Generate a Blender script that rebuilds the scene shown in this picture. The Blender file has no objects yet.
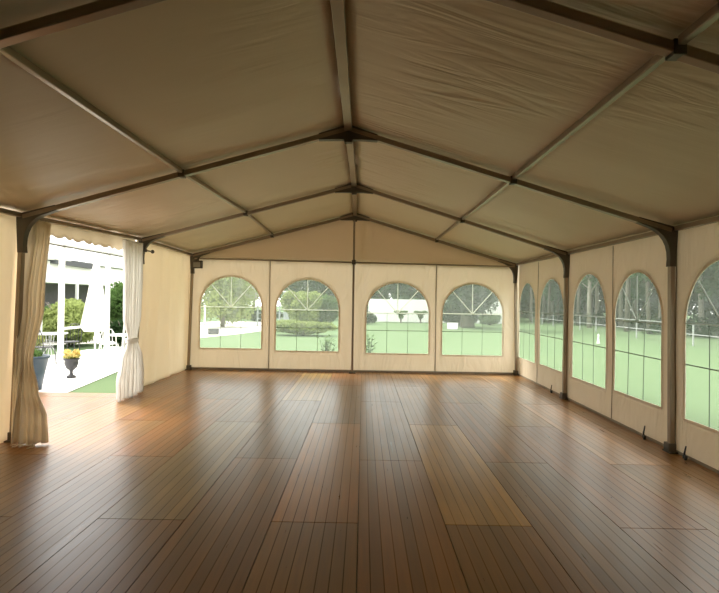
import bpy, bmesh, math, random
import numpy as np
from mathutils import Vector, Matrix, noise
PI = math.pi
C = bpy.context.scene.collection
R = random.Random(7)

# ------------------------------------------------------------------ camera, sky, sun, exposure
cam_d = bpy.data.cameras.new('camera'); cam = bpy.data.objects.new('camera', cam_d); C.objects.link(cam)
cam.location = (.1947, -11.852, 1.65)
_yaw, _pit, _rol = -.0074, .0044, .015
_fw = Vector((math.sin(_yaw)*math.cos(_pit), math.cos(_yaw)*math.cos(_pit), math.sin(_pit)))
_r0 = Vector((math.cos(_yaw), -math.sin(_yaw), 0)); _u0 = _r0.cross(_fw)
_r = _r0*math.cos(_rol) + _u0*math.sin(_rol); _u = -_r0*math.sin(_rol) + _u0*math.cos(_rol)
cam.rotation_euler = Matrix((_r, _u, -_fw)).transposed().to_euler()
cam_d.sensor_fit = 'HORIZONTAL'; cam_d.sensor_width = 36; cam_d.lens = 36*526.7/719
cam_d.clip_start = .05; cam_d.clip_end = 500
bpy.context.scene.camera = cam

w = bpy.data.worlds.new('world'); bpy.context.scene.world = w; w.use_nodes = True
nt = w.node_tree; nt.nodes.clear()
wo = nt.nodes.new('ShaderNodeOutputWorld'); bg = nt.nodes.new('ShaderNodeBackground')
bg.inputs['Color'].default_value = (1.0, .985, .95, 1); bg.inputs['Strength'].default_value = 3.3
nt.links.new(bg.outputs[0], wo.inputs[0])
sun_d = bpy.data.lights.new('sun', 'SUN'); sun_d.energy = 6.0; sun_d.angle = math.radians(20); sun_d.color = (1, .95, .86)
sun = bpy.data.objects.new('sun', sun_d); C.objects.link(sun)
sun.rotation_euler = Vector((-.48, .44, .76)).to_track_quat('Z', 'Y').to_euler()
sun.location = (-8, 4, 12)
vs = bpy.context.scene.view_settings
vs.view_transform = 'Standard'; vs.look = 'None'; vs.gamma = 1; vs.use_curve_mapping = False; vs.exposure = 0.0
cy = bpy.context.scene.cycles
cy.max_bounces = 12; cy.diffuse_bounces = 8; cy.transmission_bounces = 8; cy.transparent_max_bounces = 24
cy.sample_clamp_indirect = 8

# ------------------------------------------------------------------ materials
class NM:
    def __init__(s, name):
        s.m = bpy.data.materials.new(name); s.m.use_nodes = True; s.t = s.m.node_tree; s.t.nodes.clear()
        s.out = s.t.nodes.new('ShaderNodeOutputMaterial')
    def n(s, typ, ins=None, **kw):
        x = s.t.nodes.new(typ)
        for k, v in kw.items(): setattr(x, k, v)
        for k, v in (ins or {}).items():
            if isinstance(v, tuple) and len(v) == 2 and hasattr(v[0], 'outputs'): s.t.links.new(v[0].outputs[v[1]], x.inputs[k])
            else: x.inputs[k].default_value = v
        return x
    def end(s, node, o=0): s.t.links.new(node.outputs[o], s.out.inputs[0]); return s.m
def col(*c): return (c[0], c[1], c[2], 1)

def plain(name, c, rough=.6, metal=0, var=.12, scale=6.0, spec=.5):
    m = NM(name); tc = m.n('ShaderNodeTexCoord')
    nz = m.n('ShaderNodeTexNoise', {'Vector': (tc, 'Object'), 'Scale': scale, 'Detail': 4.0})
    a = tuple(max(0, x*(1-var)) for x in c); b = tuple(min(1, x*(1+var)) for x in c)
    mx = m.n('ShaderNodeMix', {'Factor': (nz, 0), 'A': col(*a), 'B': col(*b)}, data_type='RGBA')
    # colour sockets of a mix node are indices 6 and 7
    mx.inputs[6].default_value = col(*a); mx.inputs[7].default_value = col(*b)
    p = m.n('ShaderNodeBsdfPrincipled', {'Roughness': rough, 'Metallic': metal, 'Specular IOR Level': spec})
    m.t.links.new(mx.outputs[2], p.inputs['Base Color'])
    return m.end(p)

def cloth(name, c, trans=.25, tcol=None, bump=.5, bscale=(1.2, 5.0, 1.2), bdist=.03, rough=.75, nscale=1.0, spots=.06):
    m = NM(name); tc = m.n('ShaderNodeTexCoord')
    mp = m.n('ShaderNodeMapping', {'Vector': (tc, 'Object'), 'Scale': bscale})
    nz = m.n('ShaderNodeTexNoise', {'Vector': (mp, 0), 'Scale': nscale, 'Detail': 3.5, 'Roughness': .55, 'Distortion': 1.1})
    bp = m.n('ShaderNodeBump', {'Height': (nz, 0), 'Strength': bump, 'Distance': bdist})
    n2 = m.n('ShaderNodeTexNoise', {'Vector': (tc, 'Object'), 'Scale': .9, 'Detail': 5.0})
    mx = m.n('ShaderNodeMix', {'Factor': (n2, 0)}, data_type='RGBA')
    mx.inputs[6].default_value = col(*[x*(1-spots) for x in c]); mx.inputs[7].default_value = col(*[min(1, x*(1+spots)) for x in c])
    p = m.n('ShaderNodeBsdfPrincipled', {'Roughness': rough, 'Specular IOR Level': .25, 'Normal': (bp, 0)})
    m.t.links.new(mx.outputs[2], p.inputs['Base Color'])
    tr = m.n('ShaderNodeBsdfTranslucent', {'Color': col(*(tcol or c)), 'Normal': (bp, 0)})
    ms = m.n('ShaderNodeMixShader', {0: trans, 1: (p, 0), 2: (tr, 0)})
    return m.end(ms)

M = {}
def roofmat():
    m = NM('roof_fabric'); tc = m.n('ShaderNodeTexCoord')
    mp = m.n('ShaderNodeMapping', {'Vector': (tc, 'Object'), 'Rotation': (0, 0, .12), 'Scale': (.45, 3.0, 1.0)})
    a = m.n('ShaderNodeTexNoise', {'Vector': (mp, 0), 'Scale': 1.5, 'Detail': 2.5, 'Roughness': .5, 'Distortion': 1.6})
    k = m.n('ShaderNodeTexNoise', {'Vector': (tc, 'Object'), 'Scale': .42, 'Detail': 1.0})
    mk = m.n('ShaderNodeMapRange', {0: (k, 0), 1: .50, 2: .68, 3: .06, 4: 1.0}, interpolation_type='SMOOTHSTEP')
    h = m.n('ShaderNodeMath', {0: (a, 0), 1: (mk, 0)}, operation='MULTIPLY')
    bp = m.n('ShaderNodeBump', {'Height': (h, 0), 'Strength': 1.0, 'Distance': .065})
    n2 = m.n('ShaderNodeTexNoise', {'Vector': (tc, 'Object'), 'Scale': .6, 'Detail': 5.0})
    mx = m.n('ShaderNodeMix', {'Factor': (n2, 0)}, data_type='RGBA')
    mx.inputs[6].default_value = col(.63, .52, .375); mx.inputs[7].default_value = col(.72, .61, .45)
    p = m.n('ShaderNodeBsdfPrincipled', {'Roughness': .48, 'Specular IOR Level': .35, 'Normal': (bp, 0)})
    m.t.links.new(mx.outputs[2], p.inputs['Base Color'])
    tr = m.n('ShaderNodeBsdfTranslucent', {'Color': col(.8, .66, .42)})
    return m.end(m.n('ShaderNodeMixShader', {0: .022, 1: (p, 0), 2: (tr, 0)}))
M['roof'] = roofmat()
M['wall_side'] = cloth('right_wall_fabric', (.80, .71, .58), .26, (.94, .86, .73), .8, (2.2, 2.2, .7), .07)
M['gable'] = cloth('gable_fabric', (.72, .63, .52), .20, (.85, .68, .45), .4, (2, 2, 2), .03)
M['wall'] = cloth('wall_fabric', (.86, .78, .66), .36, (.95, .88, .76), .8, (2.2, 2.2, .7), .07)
M['wall_left'] = cloth('side_wall_fabric', (.88, .80, .66), .32, (.96, .88, .72), .5, (2.0, 2.6, .35), .05)
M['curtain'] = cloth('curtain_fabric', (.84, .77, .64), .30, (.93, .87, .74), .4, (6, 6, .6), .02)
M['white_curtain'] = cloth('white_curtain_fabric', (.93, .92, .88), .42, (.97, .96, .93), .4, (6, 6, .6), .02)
M['light_block'] = cloth('light_blocking_cloth', (.45, .36, .25), .02)  # dark opaque cloth, added on the unseen rear walls to dim the near end
M['valance'] = cloth('valance_fabric', (.86, .80, .68), .28, (.94, .87, .74), .2, (2, 2, 2), .02)
M['alu'] = plain('weathered_aluminium', (.30, .235, .165), .32, .5, .15, 3)
M['alu_highlight'] = plain('highlight_aluminium', (.72, .66, .54), .25, .8, .05, 3)  # lighter metal for the painted highlight on the rafters
M['bracket'] = plain('dark_bracket_steel', (.10, .085, .065), .5, .5, .2, 5)
M['seam'] = plain('seam_webbing', (.30, .24, .17), .8, 0, .2, 10)
M['black'] = plain('black_plastic', (.02, .02, .02), .5)
M['bar_white'] = cloth('white_window_webbing', (.92, .93, .88), .5, (.95, .96, .9), 0, spots=.02)
M['bar_grey'] = cloth('grey_film_welt', (.50, .52, .48), .5, (.55, .58, .52), 0, spots=.02)
M['bar_dark'] = plain('grey_window_webbing', (.20, .25, .20), .6, 0, .1)
M['white_paint'] = plain('white_paint', (.85, .85, .83), .4, 0, .04)
M['white_wall'] = plain('white_render', (.92, .92, .90), .8, 0, .04, 2)
M['dark_slate'] = plain('dark_slate', (.07, .075, .08), .6, 0, .2)
M['grey_wall'] = plain('grey_render', (.13, .12, .13), .8, 0, .2)
M['iron'] = plain('dark_iron', (.05, .05, .055), .45, .4)
M['grey_iron'] = plain('pale_grey_iron', (.45, .46, .46), .45, .2)
M['planter'] = plain('blue_grey_glaze', (.03, .055, .085), .4, 0, .12, 4)
M['soil'] = plain('dark_soil', (.05, .035, .025), .95, 0, .3, 20)
M['rope'] = plain('white_rope', (.75, .70, .6), .9)
M['grey_fence'] = plain('grey_blue_fence', (.33, .37, .38), .7)
M['bark'] = plain('grey_bark', (.16, .14, .115), .9, 0, .35, 5)
M['pale_bark'] = plain('pale_bark', (.36, .33, .28), .9, 0, .35, 5)
M['patio'] = plain('pale_stone_patio', (.82, .80, .76), .8, 0, .05, 3)
M['gravel'] = plain('pale_gravel', (.80, .77, .72), .95, 0, .1, 30)
M['bulb'] = plain('grey_lens', (.30, .29, .26), .25, 0, .05)

def pvc():
    m = NM('clear_window_film')
    tr = m.n('ShaderNodeBsdfTransparent', {'Color': col(.90, .94, .91)})
    df = m.n('ShaderNodeBsdfDiffuse', {'Color': col(.75, .82, .74)})
    tl = m.n('ShaderNodeBsdfTranslucent', {'Color': col(.84, .92, .85)})
    gl = m.n('ShaderNodeBsdfGlossy', {'Color': col(1, 1, 1), 'Roughness': .08})
    a = m.n('ShaderNodeMixShader', {0: .65, 1: (df, 0), 2: (tl, 0)})
    b = m.n('ShaderNodeMixShader', {0: .15, 1: (tr, 0), 2: (a, 0)})
    c = m.n('ShaderNodeMixShader', {0: .03, 1: (b, 0), 2: (gl, 0)})
    return m.end(c)
M['film'] = pvc()

def leafmat(name, c, var=.35, trans=.35):
    m = NM(name); tc = m.n('ShaderNodeTexCoord')
    nz = m.n('ShaderNodeTexNoise', {'Vector': (tc, 'Object'), 'Scale': 2.3, 'Detail': 5.0, 'Roughness': .7})
    mx = m.n('ShaderNodeMix', {'Factor': (nz, 0)}, data_type='RGBA')
    mx.inputs[6].default_value = col(*[x*(1-var) for x in c]); mx.inputs[7].default_value = col(*[min(1, x*(1+var)) for x in c])
    d = m.n('ShaderNodeBsdfDiffuse'); t = m.n('ShaderNodeBsdfTranslucent')
    m.t.links.new(mx.outputs[2], d.inputs['Color']); m.t.links.new(mx.outputs[2], t.inputs['Color'])
    return m.end(m.n('ShaderNodeMixShader', {0: trans, 1: (d, 0), 2: (t, 0)}))
M['leaf_light'] = leafmat('light_green_leaves', (.30, .36, .13))
M['leaf_mid'] = leafmat('mid_green_leaves', (.11, .19, .06))
M['leaf_dark'] = leafmat('dark_green_leaves', (.04, .075, .03))
M['leaf_wood'] = leafmat('woodland_leaves', (.10, .19, .08))
M['leaf_yellow'] = leafmat('yellow_green_leaves', (.38, .40, .14))
M['blossom'] = leafmat('pale_blossom', (.55, .50, .52), .3)
M['flower'] = leafmat('yellow_flowers', (.75, .62, .25), .2)
M['grass_blade'] = leafmat('grass_blades', (.16, .26, .07))

def grass():
    m = NM('mown_lawn'); tc = m.n('ShaderNodeTexCoord')
    n1 = m.n('ShaderNodeTexNoise', {'Vector': (tc, 'Object'), 'Scale': .35, 'Detail': 6.0, 'Roughness': .6})
    n2 = m.n('ShaderNodeTexNoise', {'Vector': (tc, 'Object'), 'Scale': 30.0, 'Detail': 3.0})
    mx = m.n('ShaderNodeMix', {'Factor': (n1, 0)}, data_type='RGBA')
    mx.inputs[6].default_value = col(.10, .158, .075); mx.inputs[7].default_value = col(.15, .215, .108)
    bp = m.n('ShaderNodeBump', {'Height': (n2, 0), 'Strength': .5, 'Distance': .02})
    p = m.n('ShaderNodeBsdfPrincipled', {'Roughness': .9, 'Specular IOR Level': .1, 'Normal': (bp, 0)})
    m.t.links.new(mx.outputs[2], p.inputs['Base Color'])
    return m.end(p)
M['lawn'] = grass()

ROW, PL = .64, 3.08
def floor_mat():
    m = NM('varnished_plank_floor'); tc = m.n('ShaderNodeTexCoord')
    sx = m.n('ShaderNodeSeparateXYZ', {0: (tc, 'Object')})
    at = m.n('ShaderNodeAttribute', attribute_name='tint')
    def math_(op, a, b=None, c=None):
        d = {0: a}
        if b is not None: d[1] = b
        if c is not None: d[2] = c
        return m.n('ShaderNodeMath', d, operation=op)
    # grooves: nine narrow boards to a panel
    bx = math_('DIVIDE', math_('SUBTRACT', (sx, 0), .18) and (math_('SUBTRACT', (sx, 0), .18), 0), ROW/8)
    fr = math_('FRACT', (bx, 0))
    dd = math_('ABSOLUTE', (math_('SUBTRACT', (fr, 0), .5), 0))
    gr = m.n('ShaderNodeMapRange', {0: (dd, 0), 1: .44, 2: .49, 3: 0.0, 4: 1.0}, interpolation_type='SMOOTHSTEP')
    # board tone
    fl = math_('FLOOR', (bx, 0))
    bl = m.n('ShaderNodeTexWhiteNoise', {'W': (fl, 0)}, noise_dimensions='1D')
    mp = m.n('ShaderNodeMapping', {'Vector': (tc, 'Object'), 'Scale': (26, 1.6, 1)})
    gn = m.n('ShaderNodeTexNoise', {'Vector': (mp, 0), 'Scale': 1.0, 'Detail': 6.0, 'Roughness': .65, 'Distortion': .4})
    big = m.n('ShaderNodeTexNoise', {'Vector': (tc, 'Object'), 'Scale': .9, 'Detail': 4.0})
    # brightness of the wood, about 1
    v1 = m.n('ShaderNodeMapRange', {0: (gn, 0), 1: .3, 2: .7, 3: .80, 4: 1.18})
    v2 = m.n('ShaderNodeMapRange', {0: (bl, 0), 1: 0., 2: 1., 3: .78, 4: 1.2})
    v3 = m.n('ShaderNodeMapRange', {0: (big, 0), 1: .3, 2: .7, 3: .85, 4: 1.15})
    v = math_('MULTIPLY', (math_('MULTIPLY', (v1, 0), (v2, 0)), 0), (v3, 0))
    gm = m.n('ShaderNodeMapping', {'Vector': (tc, 'Object'), 'Scale': (1.6, .3, 1)})
    gn2 = m.n('ShaderNodeTexNoise', {'Vector': (gm, 0), 'Scale': 1.0, 'Detail': 2.0})
    gs = m.n('ShaderNodeMapRange', {0: (gn2, 0), 1: .35, 2: .65, 3: .22, 4: .70})
    gk = m.n('ShaderNodeMapRange', {0: (gr, 0), 1: 0., 2: 1., 3: 1., 4: (gs, 0)})
    v = math_('MULTIPLY', (v, 0), (gk, 0))
    vc = m.n('ShaderNodeCombineXYZ', {0: (v, 0), 1: (v, 0), 2: (v, 0)})
    mul = m.n('ShaderNodeVectorMath', {0: (at, 'Color'), 1: (vc, 0)}, operation='MULTIPLY')
    hh = math_('MULTIPLY', (gr, 0), -1.0)
    sk = m.n('ShaderNodeMapRange', {0: (gr, 0), 1: 0., 2: .6, 3: .75, 4: .15})
    b1 = m.n('ShaderNodeBump', {'Height': (hh, 0), 'Strength': .0, 'Distance': .001})
    b3 = m.n('ShaderNodeBump', {'Height': (gn, 0), 'Strength': .10, 'Distance': .006})
    b2 = m.n('ShaderNodeBump', {'Height': (gn, 0), 'Strength': .12, 'Distance': .01, 'Normal': (b1, 0)})
    rg = m.n('ShaderNodeMapRange', {0: (gn, 0), 1: .3, 2: .7, 3: .27, 4: .36})
    p = m.n('ShaderNodeBsdfPrincipled', {'Base Color': (mul, 0), 'Roughness': (rg, 0), 'Normal': (b3, 0), 'IOR': 1.58, 'Specular IOR Level': (sk, 0)})
    return m.end(p)
M['floor'] = floor_mat()

# ------------------------------------------------------------------ helpers
def link(name, me, parent=None, mat=None, smooth=False):
    if mat is not None: me.materials.append(M[mat])
    if smooth: me.polygons.foreach_set('use_smooth', [True]*len(me.polygons))
    o = bpy.data.objects.new(name, me); C.objects.link(o)
    if parent is not None: o.parent = parent
    return o
class MB:
    def __init__(s): s.b = bmesh.new()
    def box(s, c, d, rot=None):
        mt = Matrix.Translation(c)
        if rot is not None: mt = mt @ rot
        bmesh.ops.create_cube(s.b, size=1, matrix=mt @ Matrix.Diagonal((d[0], d[1], d[2], 1))); return s
    def bar(s, p, q, wd, hg, up=(0, 0, 1)):
        p, q = Vector(p), Vector(q); d = q-p; L = d.length; z = d.normalized()
        x = Vector(up).cross(z)
        if x.length < 1e-4: x = Vector((1, 0, 0)).cross(z)
        x.normalize(); y = z.cross(x)
        rot = Matrix((x, y, z)).transposed().to_4x4()
        return s.box((p+q)/2, (wd, hg, L), rot)
    def tube(s, pts, r, seg=8):
        pts = [Vector(p) for p in pts]; rs = r if isinstance(r, (list, tuple)) else [r]*len(pts)
        rings = []; x = None
        for i, p in enumerate(pts):
            d = (pts[min(i+1, len(pts)-1)]-pts[max(i-1, 0)]).normalized()
            if x is None:
                x = d.orthogonal().normalized()
            else:
                x = (x - d*x.dot(d)); x = x.normalized() if x.length > 1e-5 else d.orthogonal().normalized()
            y = d.cross(x)
            rings.append([s.b.verts.new(p+(x*math.cos(a)+y*math.sin(a))*rs[i]) for a in [2*PI*k/seg for k in range(seg)]])
        for a, b in zip(rings, rings[1:]):
            for k in range(seg): s.b.faces.new((a[k], a[(k+1) % seg], b[(k+1) % seg], b[k]))
        s.b.faces.new(rings[0][::-1]); s.b.faces.new(rings[-1]); return s
    def lathe(s, prof, c=(0, 0, 0), seg=24):
        rings = []
        for r, z in prof:
            rings.append([s.b.verts.new((c[0]+r*math.cos(2*PI*k/seg), c[1]+r*math.sin(2*PI*k/seg), c[2]+z)) for k in range(seg)])
        for a, b in zip(rings, rings[1:]):
            for k in range(seg): s.b.faces.new((a[k], a[(k+1) % seg], b[(k+1) % seg], b[k]))
        s.b.faces.new(rings[0][::-1]); s.b.faces.new(rings[-1]); return s
    def prism(s, pts, off):
        off = Vector(off); a = [s.b.verts.new(p) for p in pts]; b = [s.b.verts.new(Vector(p)+off) for p in pts]
        n = len(pts); s.b.faces.new(a); s.b.faces.new(b[::-1])
        for k in range(n): s.b.faces.new((a[k], b[k], b[(k+1) % n], a[(k+1) % n]))
        return s
    def grid(s, rows):
        vv = [[s.b.verts.new(p) for p in r] for r in rows]
        for a, b in zip(vv, vv[1:]):
            for k in range(len(a)-1): s.b.faces.new((a[k], a[k+1], b[k+1], b[k]))
        return s
    def build(s, name, mat, parent=None, smooth=False, bevel=0, solid=0):
        bmesh.ops.remove_doubles(s.b, verts=s.b.verts, dist=1e-5)
        bmesh.ops.recalc_face_normals(s.b, faces=s.b.faces)
        me = bpy.data.meshes.new(name); s.b.to_mesh(me); s.b.free()
        o = link(name, me, parent, mat, smooth)
        if bevel:
            m = o.modifiers.new('bevel', 'BEVEL'); m.width = bevel; m.segments = 2; m.limit_method = 'ANGLE'
        if solid:
            m = o.modifiers.new('solid', 'SOLIDIFY'); m.thickness = solid; m.offset = 0
        return o
def tag(o, label=None, cat=None, group=None, kind=None):
    if label: o['label'] = label
    if cat: o['category'] = cat
    if group: o['group'] = group
    if kind: o['kind'] = kind
    return o
def empty(name, loc=(0, 0, 0), rz=0):
    o = bpy.data.objects.new(name, None); C.objects.link(o); o.location = loc; o.rotation_euler.z = rz
    o.empty_display_size = .1; return o
def thing(name, label, cat, loc=(0, 0, 0), rz=0, group=None):
    return tag(empty(name, loc, rz), label, cat, group)
def copy_tree(o, parent=None):
    c = o.copy(); C.objects.link(c)
    if parent is not None: c.parent = parent
    for ch in [x for x in C.objects if x.parent == o]: copy_tree(ch, c)
    return c
def nz(x, y=0, z=0): return noise.noise(Vector((x, y, z)))

# ------------------------------------------------------------------ tent geometry (bay lines run along Y; 0 is the far gable)
FY = [0, -2.86, -5.97, -9.035, -12.1, -15.1]
RIDGE = [(-.02, 3.53), (.01, 3.58), (0, 3.54), (0, 3.56), (0, 3.55), (0, 3.55)]
EL = [(-3.69, 2.58), (-3.65, 2.61), (-3.68, 2.53), (-3.68, 2.48), (-3.68, 2.55), (-3.68, 2.55)]
ER = [(3.62, 2.47), (3.68, 2.48), (3.65, 2.48), (3.65, 2.48), (3.65, 2.48), (3.65, 2.48)]
WR, WL = 3.68, 3.72
YB = FY[-1]
def lerp(a, b, t): return a+(b-a)*t
def at_y(tab, y):
    for i in range(len(FY)-1):
        if y >= FY[i+1]-1e-6:
            t = (FY[i]-y)/(FY[i]-FY[i+1]); return (lerp(tab[i][0], tab[i+1][0], t), lerp(tab[i][1], tab[i+1][1], t))
    return tab[-1]

# floor: panels laid staggered, each its own tone of varnish
def build_floor():
    b = bmesh.new(); cl = b.loops.layers.float_color.new('tint'); r = random.Random(11)
    base = [(.27, .125, .026), (.25, .100, .018), (.29, .135, .027), (.23, .108, .027), (.27, .100, .016), (.21, .093, .022)]
    special = {(-2, 2): (.42, .26, .08), (-2, 1): (.19, .09, .024), (-1, 1): (.40, .165, .03), (1, 1): (.40, .20, .035), (4, 1): (.44, .23, .10), (4, 2): (.36, .2, .09),
               (0, 1): (.23, .10, .022), (-3, 1): (.30, .18, .065)}
    x0, x1, y1, y0 = -3.78, 3.76, .06, YB-.05
    g = .0025
    for k in range(-10, 7):
        xa, xb = max(x0 if k > -7 else -9, .18+ROW*k), min(x1, .18+ROW*(k+1))
        y1, y0 = (.06, YB-.05) if k > -8 else (-3.02, -6.10)      # boards run out through the doorway as a step
        if k == -7: xa = x0
        if k == -8: xb = x0
        if xb-xa < .02: continue
        off = -7.97 if k % 2 else -6.45
        for j in range(-5, 5):
            ya, yb = max(y0, off+PL*(j-1)), min(y1, off+PL*j)
            if yb-ya < .02: continue
            c = special.get((k, j)) or r.choice(base)
            vs_ = [b.verts.new(p) for p in ((xa+g, ya+g*1.6, 0), (xb-g, ya+g*1.6, 0), (xb-g, yb-g*1.6, 0), (xa+g, yb-g*1.6, 0))]
            f = b.faces.new(vs_)
            for l in f.loops: l[cl] = (c[0]*.9, c[1]*.86, c[2]*.75, 1)
            e = bmesh.ops.extrude_face_region(b, geom=[f])
            for v in [q for q in e['geom'] if isinstance(q, bmesh.types.BMVert)]: v.co.z -= .05
    bmesh.ops.recalc_face_normals(b, faces=b.faces)
    me = bpy.data.meshes.new('floor'); b.to_mesh(me); b.free()
    return tag(link('floor', me, None, 'floor'), kind='structure')
build_floor()
tag(MB().box((0, YB/2, -.075), (7.5, -YB+.1, .04)).box((-4.9, -4.56, -.0775), (2.2, 3.0, .045)).build('trim_underfloor', 'bracket'), kind='structure')

# ceiling: one cloth per slope, sagging a little between frames
def build_ceiling():
    m = MB()
    for tab in (EL, ER):
        rows = []
        ny = 90
        for i in range(ny+1):
            y = lerp(.16, YB-.1, i/ny); rx, rz = at_y(RIDGE, min(0, y)); ex, ez = at_y(tab, min(0, y))
            t = 0
            for a, b in zip(FY, FY[1:]):
                if b <= y <= a: t = (a-y)/(a-b)
            row = []
            for j in range(31):
                s = j/30; x = lerp(rx, ex*1.03, s); z = lerp(rz, ez-.032, s)+.062
                sag = math.sin(PI*t)*math.sin(PI*min(1, s*1.02))
                z -= .03*sag
                z += .018*math.sin(PI*t)*nz(x*.8+y*.5, y*3.2-x*.6, 3 if tab is EL else 7)
                row.append((x, y, z))
            rows.append(row)
        m.grid(rows)
    o = m.build('ceiling', 'roof', None, True, solid=.004); return tag(o, kind='structure')
build_ceiling()

# ------------------------------------------------------------------ cloth walls with arched windows
def arch_pts(cx, hw, z0, zs, n=14):
    """closed outline: up the left side, over the arch, down the right side, along the sill"""
    p = []
    for i in range(7): p.append((cx-hw, lerp(z0, zs, i/7)))
    for i in range(2*n+1):
        a = PI-PI*i/(2*n); p.append((cx+hw*math.cos(a), zs+min(hw, .70)*math.sin(a)*(1.0 if hw > .65 else 1.08)))
    for i in range(1, 8): p.append((cx+hw, lerp(zs, z0, i/7)))
    for i in range(1, 8): p.append((lerp(cx+hw, cx-hw, i/8), z0))
    return p
def rect_hit(cx, cz, dx, dz, a, b, z0, z1):
    t = 1e9
    if dx > 1e-9: t = min(t, (b-cx)/dx)
    if dx < -1e-9: t = min(t, (a-cx)/dx)
    if dz > 1e-9: t = min(t, (z1-cz)/dz)
    if dz < -1e-9: t = min(t, (z0-cz)/dz)
    return (cx+dx*t, cz+dz*t)
def panel(m, a, b, z0, z1f, win, P):
    """cloth from s=a..b with an arched hole; P maps (s,z) to 3-D; z1f gives the top height"""
    cx, hw, zb, zs = win; ins = arch_pts(cx, hw, zb, zs); ccz = (zb+zs+.5)/2; N = 7
    zt = min(z1f(a), z1f(b))
    corners = [(a, z0), (b, z0), (a, zt), (b, zt)]
    outs = [list(rect_hit(cx, ccz, x-cx, z-ccz, a, b, z0, zt)) for x, z in ins]
    for c in corners:                                   # snap the nearest ray to each corner
        k = min(range(len(outs)), key=lambda i: (outs[i][0]-c[0])**2+(outs[i][1]-c[1])**2); outs[k] = list(c)
    rings = []
    for j in range(N+1):
        t = j/N; rings.append([m.b.verts.new(P(lerp(i_[0], o_[0], t), lerp(i_[1], o_[1], t))) for i_, o_ in zip(ins, outs)])
    n = len(ins)
    for r1, r2 in zip(rings, rings[1:]):
        for k in range(n): m.b.faces.new((r1[k], r1[(k+1) % n], r2[(k+1) % n], r2[k]))
    # sloping strip above
    top = [[P(lerp(a, b, i/12), lerp(zt, z1f(lerp(a, b, i/12)), j/3) if j else zt) for i in range(13)] for j in range(4)]
    if max(z1f(a), z1f(b))-zt > .002: m.grid(top)
def ribbon(m, pts2, wd, P, th=.006):
    """flat strip of width wd following 2-D points on a wall, standing th proud of both faces"""
    L, Rr = [], []
    n = len(pts2)
    for i, (x, z) in enumerate(pts2):
        x0, z0 = pts2[max(0, i-1)]; x1, z1 = pts2[min(n-1, i+1)]
        d = math.hypot(x1-x0, z1-z0) or 1; nx, nz_ = -(z1-z0)/d, (x1-x0)/d
        L.append((x+nx*wd/2, z+nz_*wd/2)); Rr.append((x-nx*wd/2, z-nz_*wd/2))
    def vv(q, o): return m.b.verts.new(P(q[0], q[1], o))
    A = [vv(q, th) for q in L]; B = [vv(q, th) for q in Rr]; A2 = [vv(q, -th) for q in L]; B2 = [vv(q, -th) for q in Rr]
    for i in range(n-1):
        m.b.faces.new((A[i], A[i+1], B[i+1], B[i])); m.b.faces.new((A2[i], A2[i+1], B2[i+1], B2[i]))
        m.b.faces.new((A[i], A[i+1], A2[i+1], A2[i])); m.b.faces.new((B[i], B[i+1], B2[i+1], B2[i]))
wincount = [0]
def window(win, P, fan='bar_white', fw=.018, gw=.010, spokes=True):
    cx, hw, zb, zs = win; wincount[0] += 1
    out = arch_pts(cx, hw*1.01, zb-.006, zs)
    m = MB(); c = m.b.verts.new(P(cx, (zb+zs+.4)/2, 0)); vs_ = [m.b.verts.new(P(x, z, 0)) for x, z in out]
    for k in range(len(vs_)): m.b.faces.new((c, vs_[k], vs_[(k+1) % len(vs_)]))
    o = m.build('window_%d' % wincount[0], 'film'); tag(o, kind='structure')
    h = MB(); ribbon(h, arch_pts(cx, hw+.012, zb-.012, zs)+[arch_pts(cx, hw+.012, zb-.012, zs)[0]], .035, P, .005)
    h.build('window_hem', 'wall', o)
    ht = min(hw, .70)
    f = MB(); ribbon(f, [(cx-hw, zs), (cx+hw, zs)], fw*1.2, P)
    for a in ((PI*.27, PI*.5, PI*.73) if spokes else ()): ribbon(f, [(cx, zs), (cx+hw*math.cos(a), zs+ht*math.sin(a)*1.0)], fw, P)
    f.build('fan_bar', fan, o)
    g = MB(); zm = lerp(zb, zs, .57)
    for q in (-1/3, 1/3): ribbon(g, [(cx+hw*q, zb), (cx+hw*q, zs)], gw*.8, P, .003)
    ribbon(g, [(cx-hw, zm), (cx+hw, zm)], gw*1.2, P, .003)
    g.build('grid_bar', 'bar_dark', o)
    return o
# far gable wall: four panels, 0..1 along X
def PF(s, z, o=0):
    return (s, .0+o*-1+.012*math.sin(s*3.1+z)*max(0, 1-abs(z-1.2)) + .02, z)
def eaveF(s): return lerp(EL[0][1], ER[0][1], (s+3.69)/7.3)-.03
farwins = [(-2.79, .695, .49, 1.42), (-1.063, .71, .455, 1.38), (.97, .705, .43, 1.335), (2.653, .675, .415, 1.345)]
fedges = [-3.78, -1.92, -.035, 1.83, 3.72]
m = MB()
for wn, a, b in zip(farwins, fedges, fedges[1:]): panel(m, a, b, -.04, eaveF, wn, PF)
o = tag(m.build('wall_far', 'wall', None, True, solid=.003), kind='structure')
s = MB()
for x in (fedges[1], fedges[3]): ribbon(s, [(x, -.02), (x, 1), (x, 2), (x, eaveF(x)-.02)], .014, PF, .01)
s.build('lacing_seam', 'seam', o)
h = MB(); ribbon(h, [(-3.68, .03), (0, .02), (3.64, .02)], .05, PF, .008); h.build('bottom_hem', 'seam', o)
for wn in farwins: window(wn, PF)
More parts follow.
